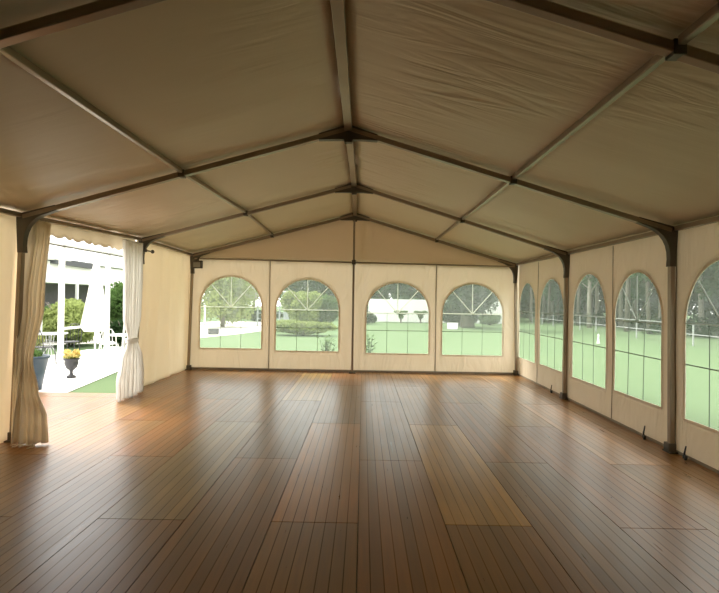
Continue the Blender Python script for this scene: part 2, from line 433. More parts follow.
# gable triangle above it
g = MB(); rows = []
for j in range(13):
    t = j/12; row = []
    for i in range(41):
        x = lerp(-3.80, 3.72, i/40); zr = lerp(RIDGE[0][1], EL[0][1], min(1, abs(x+.02)/3.67)) if x < -.02 else lerp(RIDGE[0][1], ER[0][1], min(1, (x+.02)/3.64))
        zb = eaveF(x)-.03; row.append((x, .06+.02*nz(x*1.5, t*2, 5), lerp(zb, zr+.055, t)))
    rows.append(row)
tag(g.grid(rows).build('trim_gable', 'gable', None, True, solid=.003), kind='structure')
# right wall
def PR(s, z, o=0): return (WR-o+.012*math.sin(s*2.6+z*1.3)*max(0, 1-abs(z-1.2)) + .014*nz(s*2.5, z*.6, 2)*(1 if o == 0 else 1), s, z)
rw = [(-.62, .575, .40, 1.42), (-2.06, .60, .42, 1.43), (-3.68, .60, .41, 1.44), (-5.11, .585, .44, 1.41), (-6.74, .60, .41, 1.44), (-8.24, .60, .42, 1.43),
      (-9.87, .60, .41, 1.44), (-11.32, .60, .42, 1.43), (-12.9, .60, .41, 1.44), (-14.3, .60, .42, 1.43)]
re_ = [0.0, -1.34, FY[1], -4.475, FY[2], -7.53, FY[3], -10.6, FY[4], -13.6, FY[5]]
m = MB()
for wn, a, b in list(zip(rw, re_[1:], re_))[:7]: panel(m, a, b, -.04, lambda s_: 2.555, wn, PR)
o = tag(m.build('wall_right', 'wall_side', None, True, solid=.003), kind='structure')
s = MB()
for y in re_[1:-1]: ribbon(s, [(y, -.02), (y, .8), (y, 1.6), (y, 2.44)], .012, PR, .008)
s.build('lacing_seam', 'seam', o)
h = MB(); ribbon(h, [(y, .015) for y in re_], .035, PR, .008); h.build('bottom_hem', 'seam', o)
for k_, wn in enumerate(rw[:7]): window(wn, PR, 'bar_grey', .012, .010, k_ > 2)
# left wall: gathered plain cloth, open between the second and third frame
m = MB()
for (ya, yb) in ((.03, FY[1]+.02), (FY[2]+.10, FY[3]+1.3)):
    n = int(abs(ya-yb)*26); rows = []
    for j in range(25):
        t = j/24; row = []
        for i in range(n+1):
            y = lerp(ya, yb, i/n); ex, ez = at_y(EL, y); z = lerp(-.04, ez+.03, t)
            x = lerp(-3.77, ex-.045, t**1.5)
            x += .034*math.sin(y*9+nz(y*2, t)*3)*(.35+.65*(1-abs(2*t-1)))+.03*nz(y*2.2, z*.7, 4)
            row.append((x, y, z))
        rows.append(row)
    m.grid(rows)
tag(m.build('wall_left', 'wall_left', None, True, solid=.003), kind='structure')
# rear wall behind the camera
m = MB(); rows = []
for j in range(9):
    rows.append([(lerp(-3.8, 3.76, i/30), YB-.03+.01*math.sin(i*1.3), lerp(-.04, lerp(3.6, 2.52, abs(i/15-1)), j/8)) for i in range(31)])
m.grid(rows); m.grid([[(-3.72, lerp(FY[3]+1.32, YB-.05, i/60), lerp(-.04, 2.56, j/10)) for i in range(61)] for j in range(11)]); m.grid([[PR(lerp(re_[7], YB-.05, i/60), lerp(-.04, 2.555, j/10)) for i in range(61)] for j in range(11)])
tag(m.build('wall_rear', 'light_block', None, True, solid=.003), kind='structure')

# ------------------------------------------------------------------ frames
def knee(side, ex, ez, rx, rz):
    """curved gusset plate that joins leg and rafter"""
    d = Vector((rx-ex, rz-ez)).normalized(); n = Vector((d.y, -d.x))
    if n.y > 0: n = -n
    base = Vector((ex, ez)); up = Vector((0, 1))
    pts = [base+up*-.40+Vector((side*.035, 0)), base+Vector((side*.055, .03)), base+d*.40-n*.03, base+d*.40+n*.03]
    p0, p1 = base+d*.40+n*.045, base+up*-.40+Vector((-side*.035, 0)); mid = base+up*.01+Vector((side*.02, 0))
    for k in range(1, 9):
        t = k/9; q = p0*(1-t)**2+mid*2*t*(1-t)+p1*t*t; pts.append(q)
    pts.append(p1)
    return pts
FRL = ['bronze-grey tent frame against the far gable wall, the farthest of the frames',
       'bronze-grey tent frame one bay in front of the far gable',
       'bronze-grey tent frame whose left leg stands at the near side of the open doorway',
       'nearest bronze-grey tent frame, only its shiny rafters crossing the top of the picture']
for i in range(4):
    y = FY[i]-(.05 if i == 0 else 0); t = thing('tent_frame', FRL[i], 'tent frame', (0, y, 0), 0, 'aluminium frames of the marquee')
    rx, rz = RIDGE[i]
    for side, tab in ((-1, EL), (1, ER)):
        ex, ez = tab[i][0]-side*.05, tab[i][1]-.02
        MB().bar((ex, 0, ez), (rx, 0, rz), .055, .078, (0, 1, 0)).build('rafter', 'alu', t, bevel=.008)
        dv = Vector((rx-ex, 0, rz-ez)).normalized(); nv = Vector((-dv.z, 0, dv.x)); nv = nv if nv.z > 0 else -nv
        MB().bar(Vector((ex, -.029, ez))+nv*.022+dv*.25, Vector((rx, -.029, rz))+nv*.022-dv*.25, .012, .016, nv).build('rafter_highlight_strip', 'alu_highlight', t)  # brighter strip along the keder groove, a highlight put in as colour
        lx = tab[i][0]-side*.04; bx_ = -3.71 if side < 0 else 3.635
        MB().bar((bx_, 0, .012), (lx, 0, ez), .062, .054, (1, 0, 0)).build('leg', 'alu', t, bevel=.008)
        MB().box((bx_, 0, .008), (.11, .15, .016)).box((bx_-side*.012, -.0, .06), (.085, .10, .09)).build('base_plate', 'bracket', t, bevel=.004)
        k = knee(side, lx, ez, rx, rz)
        MB().prism([(q.x, -.038, q.y) for q in k], (0, .076, 0)).build('knee_bracket', 'bracket', t)
    sl = [(Vector((tab[i][0], tab[i][1]))-Vector((rx, rz))).normalized() for tab in (EL, ER)]
    a, b = Vector((rx, rz))+sl[0]*.34, Vector((rx, rz))+sl[1]*.34
    U = Vector((0, 1)); n1, n2 = Vector((0, .035)), Vector((0, -.05))
    pl = [a+n1, Vector((rx, rz+.05)), b+n1, b+n2+U*.015, Vector((rx+.15, rz-.12)), Vector((rx+.05, rz-.12)), Vector((rx+.04, rz-.15)), Vector((rx-.04, rz-.15)), Vector((rx-.05, rz-.12)), Vector((rx-.15, rz-.12)), a+n2+U*.015]
    MB().prism([(q.x, -.038, q.y) for q in pl], (0, .076, 0)).build('apex_bracket', 'bracket', t)
    for q in (.505,):
        for tab in (EL, ER):
            x = lerp(rx, tab[i][0], q); z = lerp(rz, tab[i][1], q)
            MB().box((x, 0, z-.01), (.07, .085, .085)).build('purlin_clamp', 'bracket', t, bevel=.004)
# purlins
bays = ['farthest bay', 'second bay from the gable', 'third bay from the gable', 'bay nearest the viewer']
def purl(tabf, line, name, i, wd, hg):
    p, q = tabf(i), tabf(i+1)
    o = MB().bar((p[0], FY[i]-.05, p[1]), (q[0], FY[i+1]+.045, q[1]), hg, wd, (1, 0, 0)).build(name, 'alu', bevel=.006)
    tag(o, '%s, %s' % (line, bays[i]), 'roof beam', 'roof purlins between the frames')
for i in range(4):
    purl(lambda k: (RIDGE[k][0], RIDGE[k][1]+.0), 'grey ridge beam along the roof peak', 'ridge_purlin', i, .085, .06)
    for tab, nm in ((EL, 'left'), (ER, 'right')):
        purl(lambda k: (lerp(RIDGE[k][0], tab[k][0], .505), lerp(RIDGE[k][1], tab[k][1], .505)+.016), 'slim grey purlin halfway up %s roof slope' % nm, 'roof_purlin', i, .045, .05)
        if i < 4: purl(lambda k: (tab[k][0]+(.03 if nm == 'left' else -.01), tab[k][1]+.0), 'grey eave beam atop the %s side' % nm, 'eave_purlin', i, .06, .05)
o = MB().bar((-3.6, -.075, 2.50), (3.56, -.075, 2.42), .03, .03, (0, 1, 0)).build('gable_beam', 'alu', bevel=.005)
tag(o, 'thin horizontal beam across the gable wall under the triangular panel', 'beam')
t = thing('gable_post', 'upright central pole in front of the gable wall, between the middle windows', 'pole', (-.03, -.16, 0))
MB().bar((0, 0, .014), (0, 0, 3.40), .045, .05, (0, 1, 0)).build('shaft', 'alu', t, bevel=.008)
MB().box((0, 0, .007), (.15, .14, .014)).build('base_plate', 'bracket', t)
MB().box((0, 0, 2.46), (.085, .09, .10)).build('clamp', 'bracket', t, bevel=.006)

# ------------------------------------------------------------------ doorway: valance, curtains, rail hook, cord
m = MB(); n = 120; ya, yb = FY[1]-.05, FY[2]+.03; rows = [[], [], [], [], []]
for i in range(n+1):
    y = lerp(ya, yb, i/n); ex, ez = at_y(EL, y)
    zb = 2.40+.035*abs(math.sin((y-ya)*PI/.235))*-1 + .035
    for j in range(5):
        rows[j].append((ex-.05+.018*math.sin(y*11)*(1-j/4)+.01*nz(y*3, j), y, lerp(zb-.035, ez+.035, j/4)))
o = m.grid(rows).build('door_valance', 'valance', None, True, solid=.004)
tag(o, 'scalloped cream cloth valance hanging across the top of the open doorway', 'valance')
def curtain(name, secs, folds, amp, mat, label, phase=0, tie=None):
    m = MB(); rows = []; H = 60; W = folds*12
    for j in range(H+1):
        z = lerp(secs[0][0], secs[-1][0], j/H)
        for a, b in zip(secs, secs[1:]):
            if b[0] <= z <= a[0]+1e-9: t = (a[0]-z)/(a[0]-b[0]); t = t*t*(3-2*t); break
        p = Vector((lerp(a[1], b[1], t), lerp(a[2], b[2], t))); q = Vector((lerp(a[3], b[3], t), lerp(a[4], b[4], t)))
        am = lerp(a[5], b[5], t)*amp; d = q-p; nrm = Vector((-d.y, d.x)).normalized()
        row = []
        for i in range(W+1):
            u = i/W; uu = u+.03*nz(u*3, z*.8, phase)
            off = am*(math.sin(uu*folds*2*PI+phase+.5*nz(u*2, z, 1))+.4*math.sin(uu*folds*4.7*PI+2))
            c = p+d*u+nrm*off; row.append((c.x, c.y, z+(.012*math.sin(u*9) if j == H else 0)+.012))
        rows.append(row)
    o = m.grid(rows).build(name, mat, None, True, solid=.006)
    return tag(o, label, 'curtain', 'curtains of the doorway')
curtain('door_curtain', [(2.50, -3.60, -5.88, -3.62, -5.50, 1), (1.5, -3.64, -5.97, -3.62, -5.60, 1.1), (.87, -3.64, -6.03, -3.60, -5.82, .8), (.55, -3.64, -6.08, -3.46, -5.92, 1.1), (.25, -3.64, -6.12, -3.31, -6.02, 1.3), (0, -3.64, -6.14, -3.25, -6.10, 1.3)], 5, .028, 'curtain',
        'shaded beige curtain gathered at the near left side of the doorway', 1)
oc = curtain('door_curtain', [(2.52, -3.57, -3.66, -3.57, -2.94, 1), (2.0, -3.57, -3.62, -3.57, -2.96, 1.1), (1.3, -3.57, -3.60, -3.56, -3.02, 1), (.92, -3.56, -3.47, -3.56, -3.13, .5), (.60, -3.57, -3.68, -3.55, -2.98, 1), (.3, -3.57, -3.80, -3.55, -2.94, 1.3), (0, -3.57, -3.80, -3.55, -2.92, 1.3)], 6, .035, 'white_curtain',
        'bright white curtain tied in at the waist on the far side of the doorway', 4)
MB().lathe([(.17, 0), (.18, .02), (.18, .05), (.17, .07)], (0, 0, 0), 20).build('tie_band', 'white_curtain', oc).location = (-3.56, -3.30, .885)
for c_ in [x for x in C.objects if x.parent == oc]: c_.scale = (.40, 1.02, 1)
t = thing('curtain_rail', 'dark curtain rail end poking out beside the white curtain near the eave', 'rail', (-3.52, -2.85, 2.42))
MB().tube([(0, -.05, 0), (0, .22, 0)], .013, 10).build('rod', 'bracket', t)
MB().lathe([(.004, 0), (.026, .01), (.032, .035), (.02, .06), (.004, .066)], seg=12).build('finial', 'bracket', t).location = (0, .22, -.03)
MB().bar((0, -.02, 0), (-.10, -.02, .0), .03, .05).build('wall_hook', 'bracket', t)
pts = []
r = random.Random(3)
m = MB()
for s_ in range(3):
    x, y = -3.52+.05*s_, -6.30+.03*s_; p = []
    a = r.random()*6
    for k in range(26):
        a += r.uniform(-.9, .9); x += .022*math.cos(a); y += .022*math.sin(a)
        x = min(-3.3, max(-3.58, x)); y = min(-6.2, max(-6.42, y)); p.append((x, y, .012+.012*r.random()))
    m.tube(p, .006, 6)
tag(m.build('cord', 'rope', None, True), 'tangled white tie cord lying on the floor at the foot of the beige curtain', 'cord')
# small floodlight at the far left corner
t = thing('floodlight', 'small dark box lamp mounted high in the far left corner', 'lamp', (-3.50, -.17, 2.36))
MB().box((0, 0, 0), (.20, .12, .17)).build('housing', 'bracket', t, bevel=.015)
MB().box((.0, -.066, -.01), (.15, .012, .11)).build('lens', 'bulb', t, bevel=.004)
MB().bar((0, .03, .07), (0, .03, .17), .03, .03).build('mount', 'bracket', t)
# ratchet straps along the right wall
for (y, hgt, lb) in ((-2.32, .15, 'short black tie strap at the foot of the right wall, farthest of the three'), (-5.46, .17, 'short black tie strap at the foot of the right wall just beyond the near leg'), (-6.27, .15, 'short black tie strap at the foot of the right wall, nearest the viewer')):
    t = thing('tie_strap', lb, 'strap', (WR-.065, y, 0), 0, 'straps at the foot of the right wall')
    MB().tube([(0, 0, .004), (-.01, .008, hgt*.45), (.0, -.004, hgt)], [.016, .010, .007], 8).build('webbing', 'black', t)
    MB().box((-.006, 0, hgt*.22), (.03, .045, .035)).build('buckle', 'black', t, bevel=.004)

# ------------------------------------------------------------------ outside: ground
G = -.10
def flat(name, pts, mat, z):
    m = MB(); m.b.faces.new([m.b.verts.new((x, y, z)) for x, y in pts]); return tag(m.build(name, mat), kind='structure')
flat('lawn', [(-60, -40), (60, -40), (60, 90), (-60, 90)], 'lawn', G-.02)
flat('patio', [(-14, -30), (-3.8, -30), (-3.8, -2.75), (-5.05, -2.68), (-5.40, 0), (-5.9, 3.6), (-6.3, 5.2), (-8.6, 5.0), (-8.9, 1.5), (-9.5, -3), (-14, -6)], 'patio', G-.005)
flat('gravel_path', [(-14, 3.5), (-7.2, 9.2), (-5.8, 13), (-4.2, 19), (-4.0, 26), (-10, 26), (-12, 20), (-12.5, 16), (-14, 10.2)], 'gravel', G-.010)

# ------------------------------------------------------------------ foliage
def leaves(name, mat, blobs, n, size, parent=None, seed=0, shell=.55, squash=1.0):
    """loose leaf cards in lumpy crowns; blobs = (x, y, z, rx, ry, rz)"""
    g = np.random.default_rng(seed); vol = np.array([b[3]*b[4]*b[5] for b in blobs])**.75; pk = g.choice(len(blobs), n, p=vol/vol.sum())
    B = np.array(blobs)[pk]; d = g.normal(size=(n, 3)); d /= np.linalg.norm(d, axis=1)[:, None]
    rad = (shell+(1-shell)*g.random(n)**.6); c = B[:, :3]+d*B[:, 3:]*rad[:, None]
    c += .12*size*g.normal(size=(n, 3))
    a = g.normal(size=(n, 3)); a /= np.linalg.norm(a, axis=1)[:, None]; b = np.cross(a, g.normal(size=(n, 3))); b /= np.linalg.norm(b, axis=1)[:, None]
    s = size*(.6+.8*g.random(n))[:, None]
    V = np.stack([c-a*s, c+b*s*.5, c+a*s, c-b*s*.5], 1).reshape(-1, 3)
    V[:, 2] = np.maximum(V[:, 2], (G if parent is None else 0)+.004)
    me = bpy.data.meshes.new(name); me.vertices.add(4*n); me.vertices.foreach_set('co', V.ravel())
    me.loops.add(4*n); me.loops.foreach_set('vertex_index', np.arange(4*n)); me.polygons.add(n)
    me.polygons.foreach_set('loop_start', np.arange(0, 4*n, 4)); me.polygons.foreach_set('loop_total', np.full(n, 4)); me.update(); me.validate()
    return link(name, me, parent, mat)
def blobs_round(r, h0, h1, k, seed, spread=.6, br=.5):
    q = random.Random(seed); out = []
    for _ in range(k):
        a = q.random()*2*PI; t = q.random(); zc = lerp(h0, h1, t); w_ = r*spread*math.sqrt(q.random())*(1.15-.5*abs(t-.4))
        s = r*br*q.uniform(.75, 1.2); out.append((w_*math.cos(a), w_*math.sin(a), zc, s, s, s*.8))
    return out
def tree(name, label, cat, loc, h, r, trunk_r, mat, n, size, seed, crown0=.35, group=None, bark='bark', k=14, lean=0, limbs=5):
    t = thing(name, label, cat, (loc[0], loc[1], G), 0, group); q = random.Random(seed)
    m = MB(); p = [(0, 0, 0), (lean*.2, .05, h*.25), (lean*.6, -.03, h*.55), (lean, 0, h*.88)]
    m.tube(p, [trunk_r*1.25, trunk_r, trunk_r*.75, trunk_r*.3], 9)
    for _ in range(limbs):
        a = q.random()*2*PI; z0 = h*q.uniform(crown0*.8, .7); L = r*q.uniform(.5, .85)
        m.tube([(lean*z0/h, 0, z0), (lean*z0/h+L*.5*math.cos(a), L*.5*math.sin(a), z0+L*.45), (lean+L*math.cos(a), L*math.sin(a), z0+L*.8)], [trunk_r*.45, trunk_r*.3, trunk_r*.12], 6)
    m.build('trunk', bark, t, True)
    bl = [(x+lean*z/h, y, z, a, b, c) for x, y, z, a, b, c in blobs_round(r, h*crown0+r*.3, h-r*.35, k, seed)]
    leaves('foliage', mat, bl, n, size, t, seed, .35)
    return t
def shrub(name, label, cat, loc, r, h, mat, n, size, seed, group=None, ry=None, k=9):
    t = thing(name, label, cat, (loc[0], loc[1], G), 0, group); q = random.Random(seed); m = MB()
    for _ in range(7):
        a = q.random()*2*PI; m.tube([(0.04*math.cos(a), .04*math.sin(a), 0), (r*.3*math.cos(a), r*.3*math.sin(a), h*.5), (r*.6*math.cos(a), (ry or r)*.6*math.sin(a), h*.85)], [.03, .02, .008], 6)
    m.build('stems', 'bark', t, True)
    bl = [(0, 0, h*.45, r*.7, (ry or r)*.7, h*.42)]
    for _ in range(k):
        a = q.random()*2*PI; s = q.uniform(.25, .42); bl.append((r*.6*math.cos(a), (ry or r)*.6*math.sin(a), h*q.uniform(.25, .72), r*s, (ry or r)*s, h*s*.6))
    leaves('foliage', mat, bl, n, size, t, seed, .5)
    return t

# garden through the gable windows
tree('weeping_tree', 'loose light green weeping tree beside the pale gravel path', 'tree', (-7.9, 18.5), 5.0, 1.7, .10, 'leaf_light', 12000, .10, 21, .04, k=30)
tree('blossom_tree', 'pale blossoming tree at the right edge of the leftmost arched window', 'tree', (-8.0, 27.5), 4.9, 2.0, .09, 'blossom', 5000, .09, 22, .3, limbs=9, bark='bark')
shrub('clipped_hedge', 'low dark green hedge under the blossoming tree', 'hedge', (-7.3, 26.5), 1.9, .95, 'leaf_dark', 4000, .09, 23, ry=.6)
shrub('rounded_shrub', 'pale green round shrub in the middle of the second gable window', 'shrub', (-3.3, 18.5), 1.25, 2.5, 'leaf_light', 7000, .08, 24, 'shrubs round the flower bed')
shrub('rounded_shrub', 'grey green round shrub right behind the flower bed', 'shrub', (-2.2, 20.5), 1.15, 2.3, 'leaf_mid', 6000, .08, 25, 'shrubs round the flower bed')
shrub('flower_bed', 'wide low mound of pale bedding plants on the lawn', 'flower bed', (-2.6, 13.0), 1.7, .75, 'leaf_light', 7000, .06, 26, ry=.9, k=16)
shrub('dark_shrub', 'low dark shrub left of the white wall', 'shrub', (.35, 25.5), .9, 1.0, 'leaf_dark', 3000, .08, 27)
for i, (x, y, h) in enumerate(((-11.0, 36, 5.6), (-6.3, 35, 5.0), (-3.3, 33, 4.6), (-.9, 35, 4.9))):
    tree('garden_tree', ['distant bushy tree on the far left behind the weeping tree', 'distant mid green tree behind the second gable window, left one', 'distant dark tree behind the second gable window, middle one', 'distant tree just left of the central pole'][i], 'tree', (x, y), h, 2.1, .13,
         ['leaf_mid', 'leaf_mid', 'leaf_dark', 'leaf_mid'][i], 5000, .14, 30+i, .15, 'trees behind the garden')
# near plants outside the gable
def leafy_plant(label, x, y, h, n, seed, group='leafy plants outside the gable'):
    q = random.Random(seed); t = thing('leafy_plant', label, 'plant', (x, y, G), 0, group); m = MB(); L = MB()
    for k in range(n):
        a = q.random()*2*PI; ex, ey = .28*math.cos(a)*q.random(), .2*math.sin(a); hh = h*q.uniform(.7, 1.0); m.tube([(0, 0, 0), (ex*.4, ey*.4, hh*.5), (ex, ey, hh)], [.012, .009, .004], 5)
        for j in range(7):
            u = .35+.65*j/6; c = Vector((ex*u, ey*u, hh*u)); b = q.random()*2*PI; d = Vector((math.cos(b), math.sin(b), .5)).normalized(); s_ = d.cross(Vector((0, 0, 1))).normalized(); ln = .17
            L.b.faces.new([L.b.verts.new(p) for p in (c, c+d*ln*.4+s_*.035, c+d*ln, c+d*ln*.4-s_*.035)])
    m.build('stems', 'leaf_mid', t); L.build('foliage', 'leaf_mid', t)
leafy_plant('leafy plant close outside the second gable window at its lower right', -.72, 1.3, .80, 12, 5)
leafy_plant('leafy plant close outside the third gable window at its lower left', .36, 1.3, .85, 7, 6)
# grey fence, dark bench, grey pillar
def rail_fence(name, label, x0, y0, x1, y1, h, posts, mat, rails=(.45, .9), pw=.09, rh=.09):
    t = thing(name, label, 'fence', (x0, y0, G)); d = Vector((x1-x0, y1-y0, 0))
    for k in range(posts):
        p = d*(k/(posts-1)); MB().bar((p.x, p.y, 0), (p.x, p.y, h), pw, pw).build('post', mat, t)
    for z in rails: MB().bar((0, 0, h*z), (d.x, d.y, h*z), rh, .03, (0, 0, 1)).build('rail', mat, t)
    return t
rail_fence('garden_fence', 'grey blue garden fence at the left edge of the second gable window', -6.3, 20.5, -4.2, 21.5, 1.25, 6, 'grey_fence', (.35, .62, .95))
t = thing('garden_pillar', 'tall grey blue pillar behind the garden fence', 'pillar', (-4.75, 22, G))
MB().bar((0, 0, 0), (0, 0, 2.1), .32, .32).build('shaft', 'grey_fence', t, bevel=.02); MB().box((0, 0, 2.14), (.42, .42, .09)).build('cap', 'white_wall', t)
def bench(label, x, y, rz, mat, L=.7, grp=None):
    t = thing('garden_bench', label, 'bench', (x, y, G), rz, grp)
    MB().box((0, 0, .40), (L, .34, .05)).build('seat', mat, t); MB().box((0, .16, .66), (L, .04, .34)).build('backrest', mat, t)
    for sx in (-1, 1):
        for sy in (-1, 1): MB().box((sx*(L/2-.05), sy*.13, .19), (.06, .06, .38)).build('leg', mat, t)
def crate(label, x, y, rz, mat, L, H):
    t = thing('garden_box', label, 'box', (x, y, G), rz, 'boxes on the lawn')
    MB().box((0, 0, H/2), (L, L*.6, H)).build('body', mat, t, bevel=.01); MB().box((0, 0, H+.02), (L*1.06, L*.66, .04)).build('lid', mat, t, bevel=.008)
crate('low dark box beside the gravel path at the foot of the weeping tree', -6.75, 12.6, .2, 'dark_slate', .48, .22)
t = thing('path_post', 'thin white post beside the dark box near the gravel path', 'post', (-7.35, 13.2, G)); MB().bar((0, 0, 0), (0, 0, 1.3), .07, .07).build('shaft', 'white_paint', t); MB().box((0, 0, 1.32), (.1, .1, .04)).build('cap', 'white_paint', t)
crate('small white box on the lawn left of the big dark tree', 5.6, 20.0, -.1, 'white_paint', .62, .34)
# white wall and its trees
o = MB().box((6.4, 29.3, .83+G/2), (11.6, .5, 1.66-G)).build('garden_wall', 'white_wall')
tag(o, 'long low white wall at the far end of the lawn', 'wall')
for i, (x, lb) in enumerate(((3.0, 'small vase-shaped bush before the white wall, left of the pair'), (4.45, 'small vase-shaped bush before the white wall, right of the pair'))):
    t = thing('vase_bush', lb, 'bush', (x, 27.2, G), 0, 'bushes before the white wall')
    MB().tube([(0, 0, 0), (0, 0, .45)], .06).build('stem', 'bark', t)
    leaves('foliage', 'leaf_mid', [(0, 0, .75, .42, .3, .16), (-.3, 0, .84, .25, .2, .08), (.3, 0, .84, .25, .2, .08), (0, 0, .5, .2, .2, .2)], 1500, .05, t, 60+i, .2)
tree('dark_tree', 'big dark spreading tree behind the fourth gable window', 'tree', (7.0, 22.5), 7.5, 2.2, .38, 'leaf_dark', 16000, .13, 41, .10, k=32)
shrub('dark_shrub', 'broad dark shrub around the foot of the big dark tree', 'shrub', (6.6, 24.0), 1.75, 1.9, 'leaf_dark', 8000, .10, 42, ry=.8)
shrub('bright_shrub', 'sunny green shrub near the right end of the white wall', 'shrub', (9.4, 26.5), .9, .85, 'leaf_mid', 3500, .08, 43)
bt = [(.5, 36, 7.5), (1.6, 35, 8), (4.0, 36, 8.5), (6.6, 35, 8), (9.0, 37, 8.6), (11.0, 35, 7.5), (13.6, 38, 8.5)]
for i, (x, y, h) in enumerate(bt):
    lb = 'tall dark tree rising behind the low white wall, ' + ['leftmost of the row', 'second of the row from the left', 'third of the row from the left', 'middle of the row', 'third of the row from the right', 'second of the row from the right', 'rightmost of the row'][i]
    tree('screen_tree', lb, 'tree', (x, y), h, 2.5, .16, 'leaf_dark' if i % 2 else 'leaf_wood', 11000, .19, 50+i, .1, 'trees behind the white wall', k=20)

# woodland along the right side
protos = []
for k in range(4):
    protos.append(tree('woodland_tree', 'x', 'tree', (60, 60), [9, 10, 8.5, 9.5][k], [1.9, 2.2, 1.7, 2.0][k], [.10, .13, .09, .15][k], 'leaf_wood', 3400, .17, 80+k, [.26, .32, .22, .30][k], 'woodland trees beyond the lawn', 'pale_bark' if k % 2 else 'bark', 12, lean=[.4, -.3, .2, 0][k]))
q = random.Random(5); first = True; spots = []
for row, (dx, cnt) in enumerate(((0, 21), (2.4, 19), (5.2, 15))):
    for i in range(cnt):
        y = lerp(-6, 40, (i+.5*(row % 2))/cnt)+q.uniform(-.6, .6); base_x = 15.6+1.2*math.sin(y*.12)+max(0, (y-24)*-.06)
        spots.append((base_x+dx+q.uniform(-.5, .9), y))
def seen_in(x, y):
    return -11.85+(y+11.85)*(WR-.195)/(x-.195)
wl = [(0, 'right edge of the fourth gable window'), (-1.34, 'farthest right-hand window'), (-2.86, 'second right-hand window'), (-4.47, 'third right-hand window'), (-5.97, 'fourth right-hand window'), (-99, 'nearest right-hand window')]
wl[0] = (0, 'fourth gable window')
spots = sorted((s_ for s_ in spots if seen_in(*s_) > -7.6), key=lambda s_: (s_[0]-.195)/(s_[1]+11.85))
od = ['first', 'second', 'third', 'fourth', 'fifth', 'sixth', 'seventh', 'eighth', 'ninth', 'tenth', 'eleventh', 'twelfth', 'thirteenth', 'fourteenth', 'fifteenth', 'sixteenth']
cnt_ = {}
for i, (x, y) in enumerate(spots):
    lbw = next(w_ for lim, w_ in wl if seen_in(x, y) > lim)
    n_ = cnt_.get(lbw, 0); cnt_[lbw] = n_+1
    src = protos[i % 4]
    o = src if i < 4 else copy_tree(src)
    o.location = (x, y, G); o.rotation_euler.z = q.random()*6; s_ = q.uniform(.85, 1.15); o.scale = (s_, s_, s_)
    o['label'] = '%s slender woodland tree from the left in the %s' % (od[min(n_, 15)], lbw)
m_bl = []
for i in range(60):
    y = lerp(-8, 46, i/59); m_bl.append((24.5+q.uniform(-1, 1)+max(0, y-30)*-.4, y, q.uniform(1.0, 2.5), 1.6, 1.6, 2.6))
    m_bl.append((25.5+q.uniform(-1, 1)+max(0, y-30)*-.4, y, q.uniform(4.5, 6.5), 1.8, 1.8, 2.8))
    if i % 2: m_bl.append((18.5+q.uniform(-1.5, 2.5), y, .2, .9, .9, .7))
for i in range(26):
    m_bl.append((lerp(9.5, 24, i/25), 46+q.uniform(-1, 1), q.uniform(1, 2.5), 1.6, 1.6, 2.8)); m_bl.append((lerp(9.5, 24, i/25), 47+q.uniform(-1, 1), q.uniform(4, 6), 1.8, 1.6, 2.8))
tag(leaves('undergrowth', 'leaf_dark', m_bl, 72000, .24, None, 99, .2), 'dense dark undergrowth and thicket filling the wood behind the tree trunks', 'undergrowth', kind='stuff')
rail_fence('rail_fence', 'white rail fence along the edge of the wood on the right', 14.2, -3, 13.6, 30, .95, 16, 'grey_iron', (.5, .95), .05, .05)
t = thing('garden_marker', 'small white post standing on the lawn in the third right-hand window', 'post', (10.2, 10.6, G)); t.scale = (.5, .5, .5); MB().lathe([(.12, 0), (.10, .3), (.06, .6), (.09, .7), (.02, .85)]).build('shaft', 'white_paint', t); MB().lathe([(.16, 0), (.16, .05)]).build('foot', 'white_paint', t)

# ------------------------------------------------------------------ outside the doorway
# house
t = thing('house', 'white house with a dark roof edge and shaded verandah behind the patio', 'house', (0, 0, G))
MB().box((-19.6, 17, 3.0), (4.7, 22, 1.2)).build('upper_wall', 'white_wall', t)
MB().box((-20.5, 17, 1.2), (3, 22, 2.4)).build('verandah_wall', 'grey_wall', t)
MB().bar((-17.2, 17.3, 3.62), (-17.2, 21.6, 3.56), .5, .32).build('roof_edge', 'dark_slate', t)
MB().box((-19.5, 17, 3.72), (5, 22, .12)).build('roof', 'white_wall', t)
for y in (8, 12, 16, 20, 24): MB().bar((-17.2, y, 0), (-17.2, y, 2.4), .14, .14).build('post', 'white_paint', t)
# pergola
t = thing('pergola', 'white painted pergola frame over the patio', 'pergola', (-6.8, .3, G))
for y in (-2.2, 0, 2.2, 4.4):
    MB().bar((0, y, 0), (0, y, 2.9), .10, .10).build('post', 'white_paint', t, bevel=.006)
    MB().box((0, y, 2.10), (.24, .24, .05)).build('collar', 'white_paint', t)
MB().bar((0, -3, 2.95), (0, 6, 2.95), .14, .10).build('beam', 'white_paint', t)
MB().bar((-3.2, -3, 2.95), (-3.2, 6, 2.95), .14, .10).build('beam', 'white_paint', t)
for y in (-2.2, 0, 2.2, 4.4): MB().bar((-3.2, y, 0), (-3.2, y, 2.9), .10, .10).build('post', 'white_paint', t)
MB().bar((.06, -3, 2.86), (.06, 6, 2.86), .03, .03).build('beam_shadow_strip', 'bracket', t)  # dark strip drawn in as the shadow line under the beam
for k in range(9): MB().bar((.15, -2.8+k*1.05, 3.06), (-3.4, -2.8+k*1.05, 3.06), .10, .06).build('rafter', 'white_paint', t)
MB().bar((0, 0, .95), (0, 2.2, .95), .08, .05).build('handrail', 'white_paint', t)
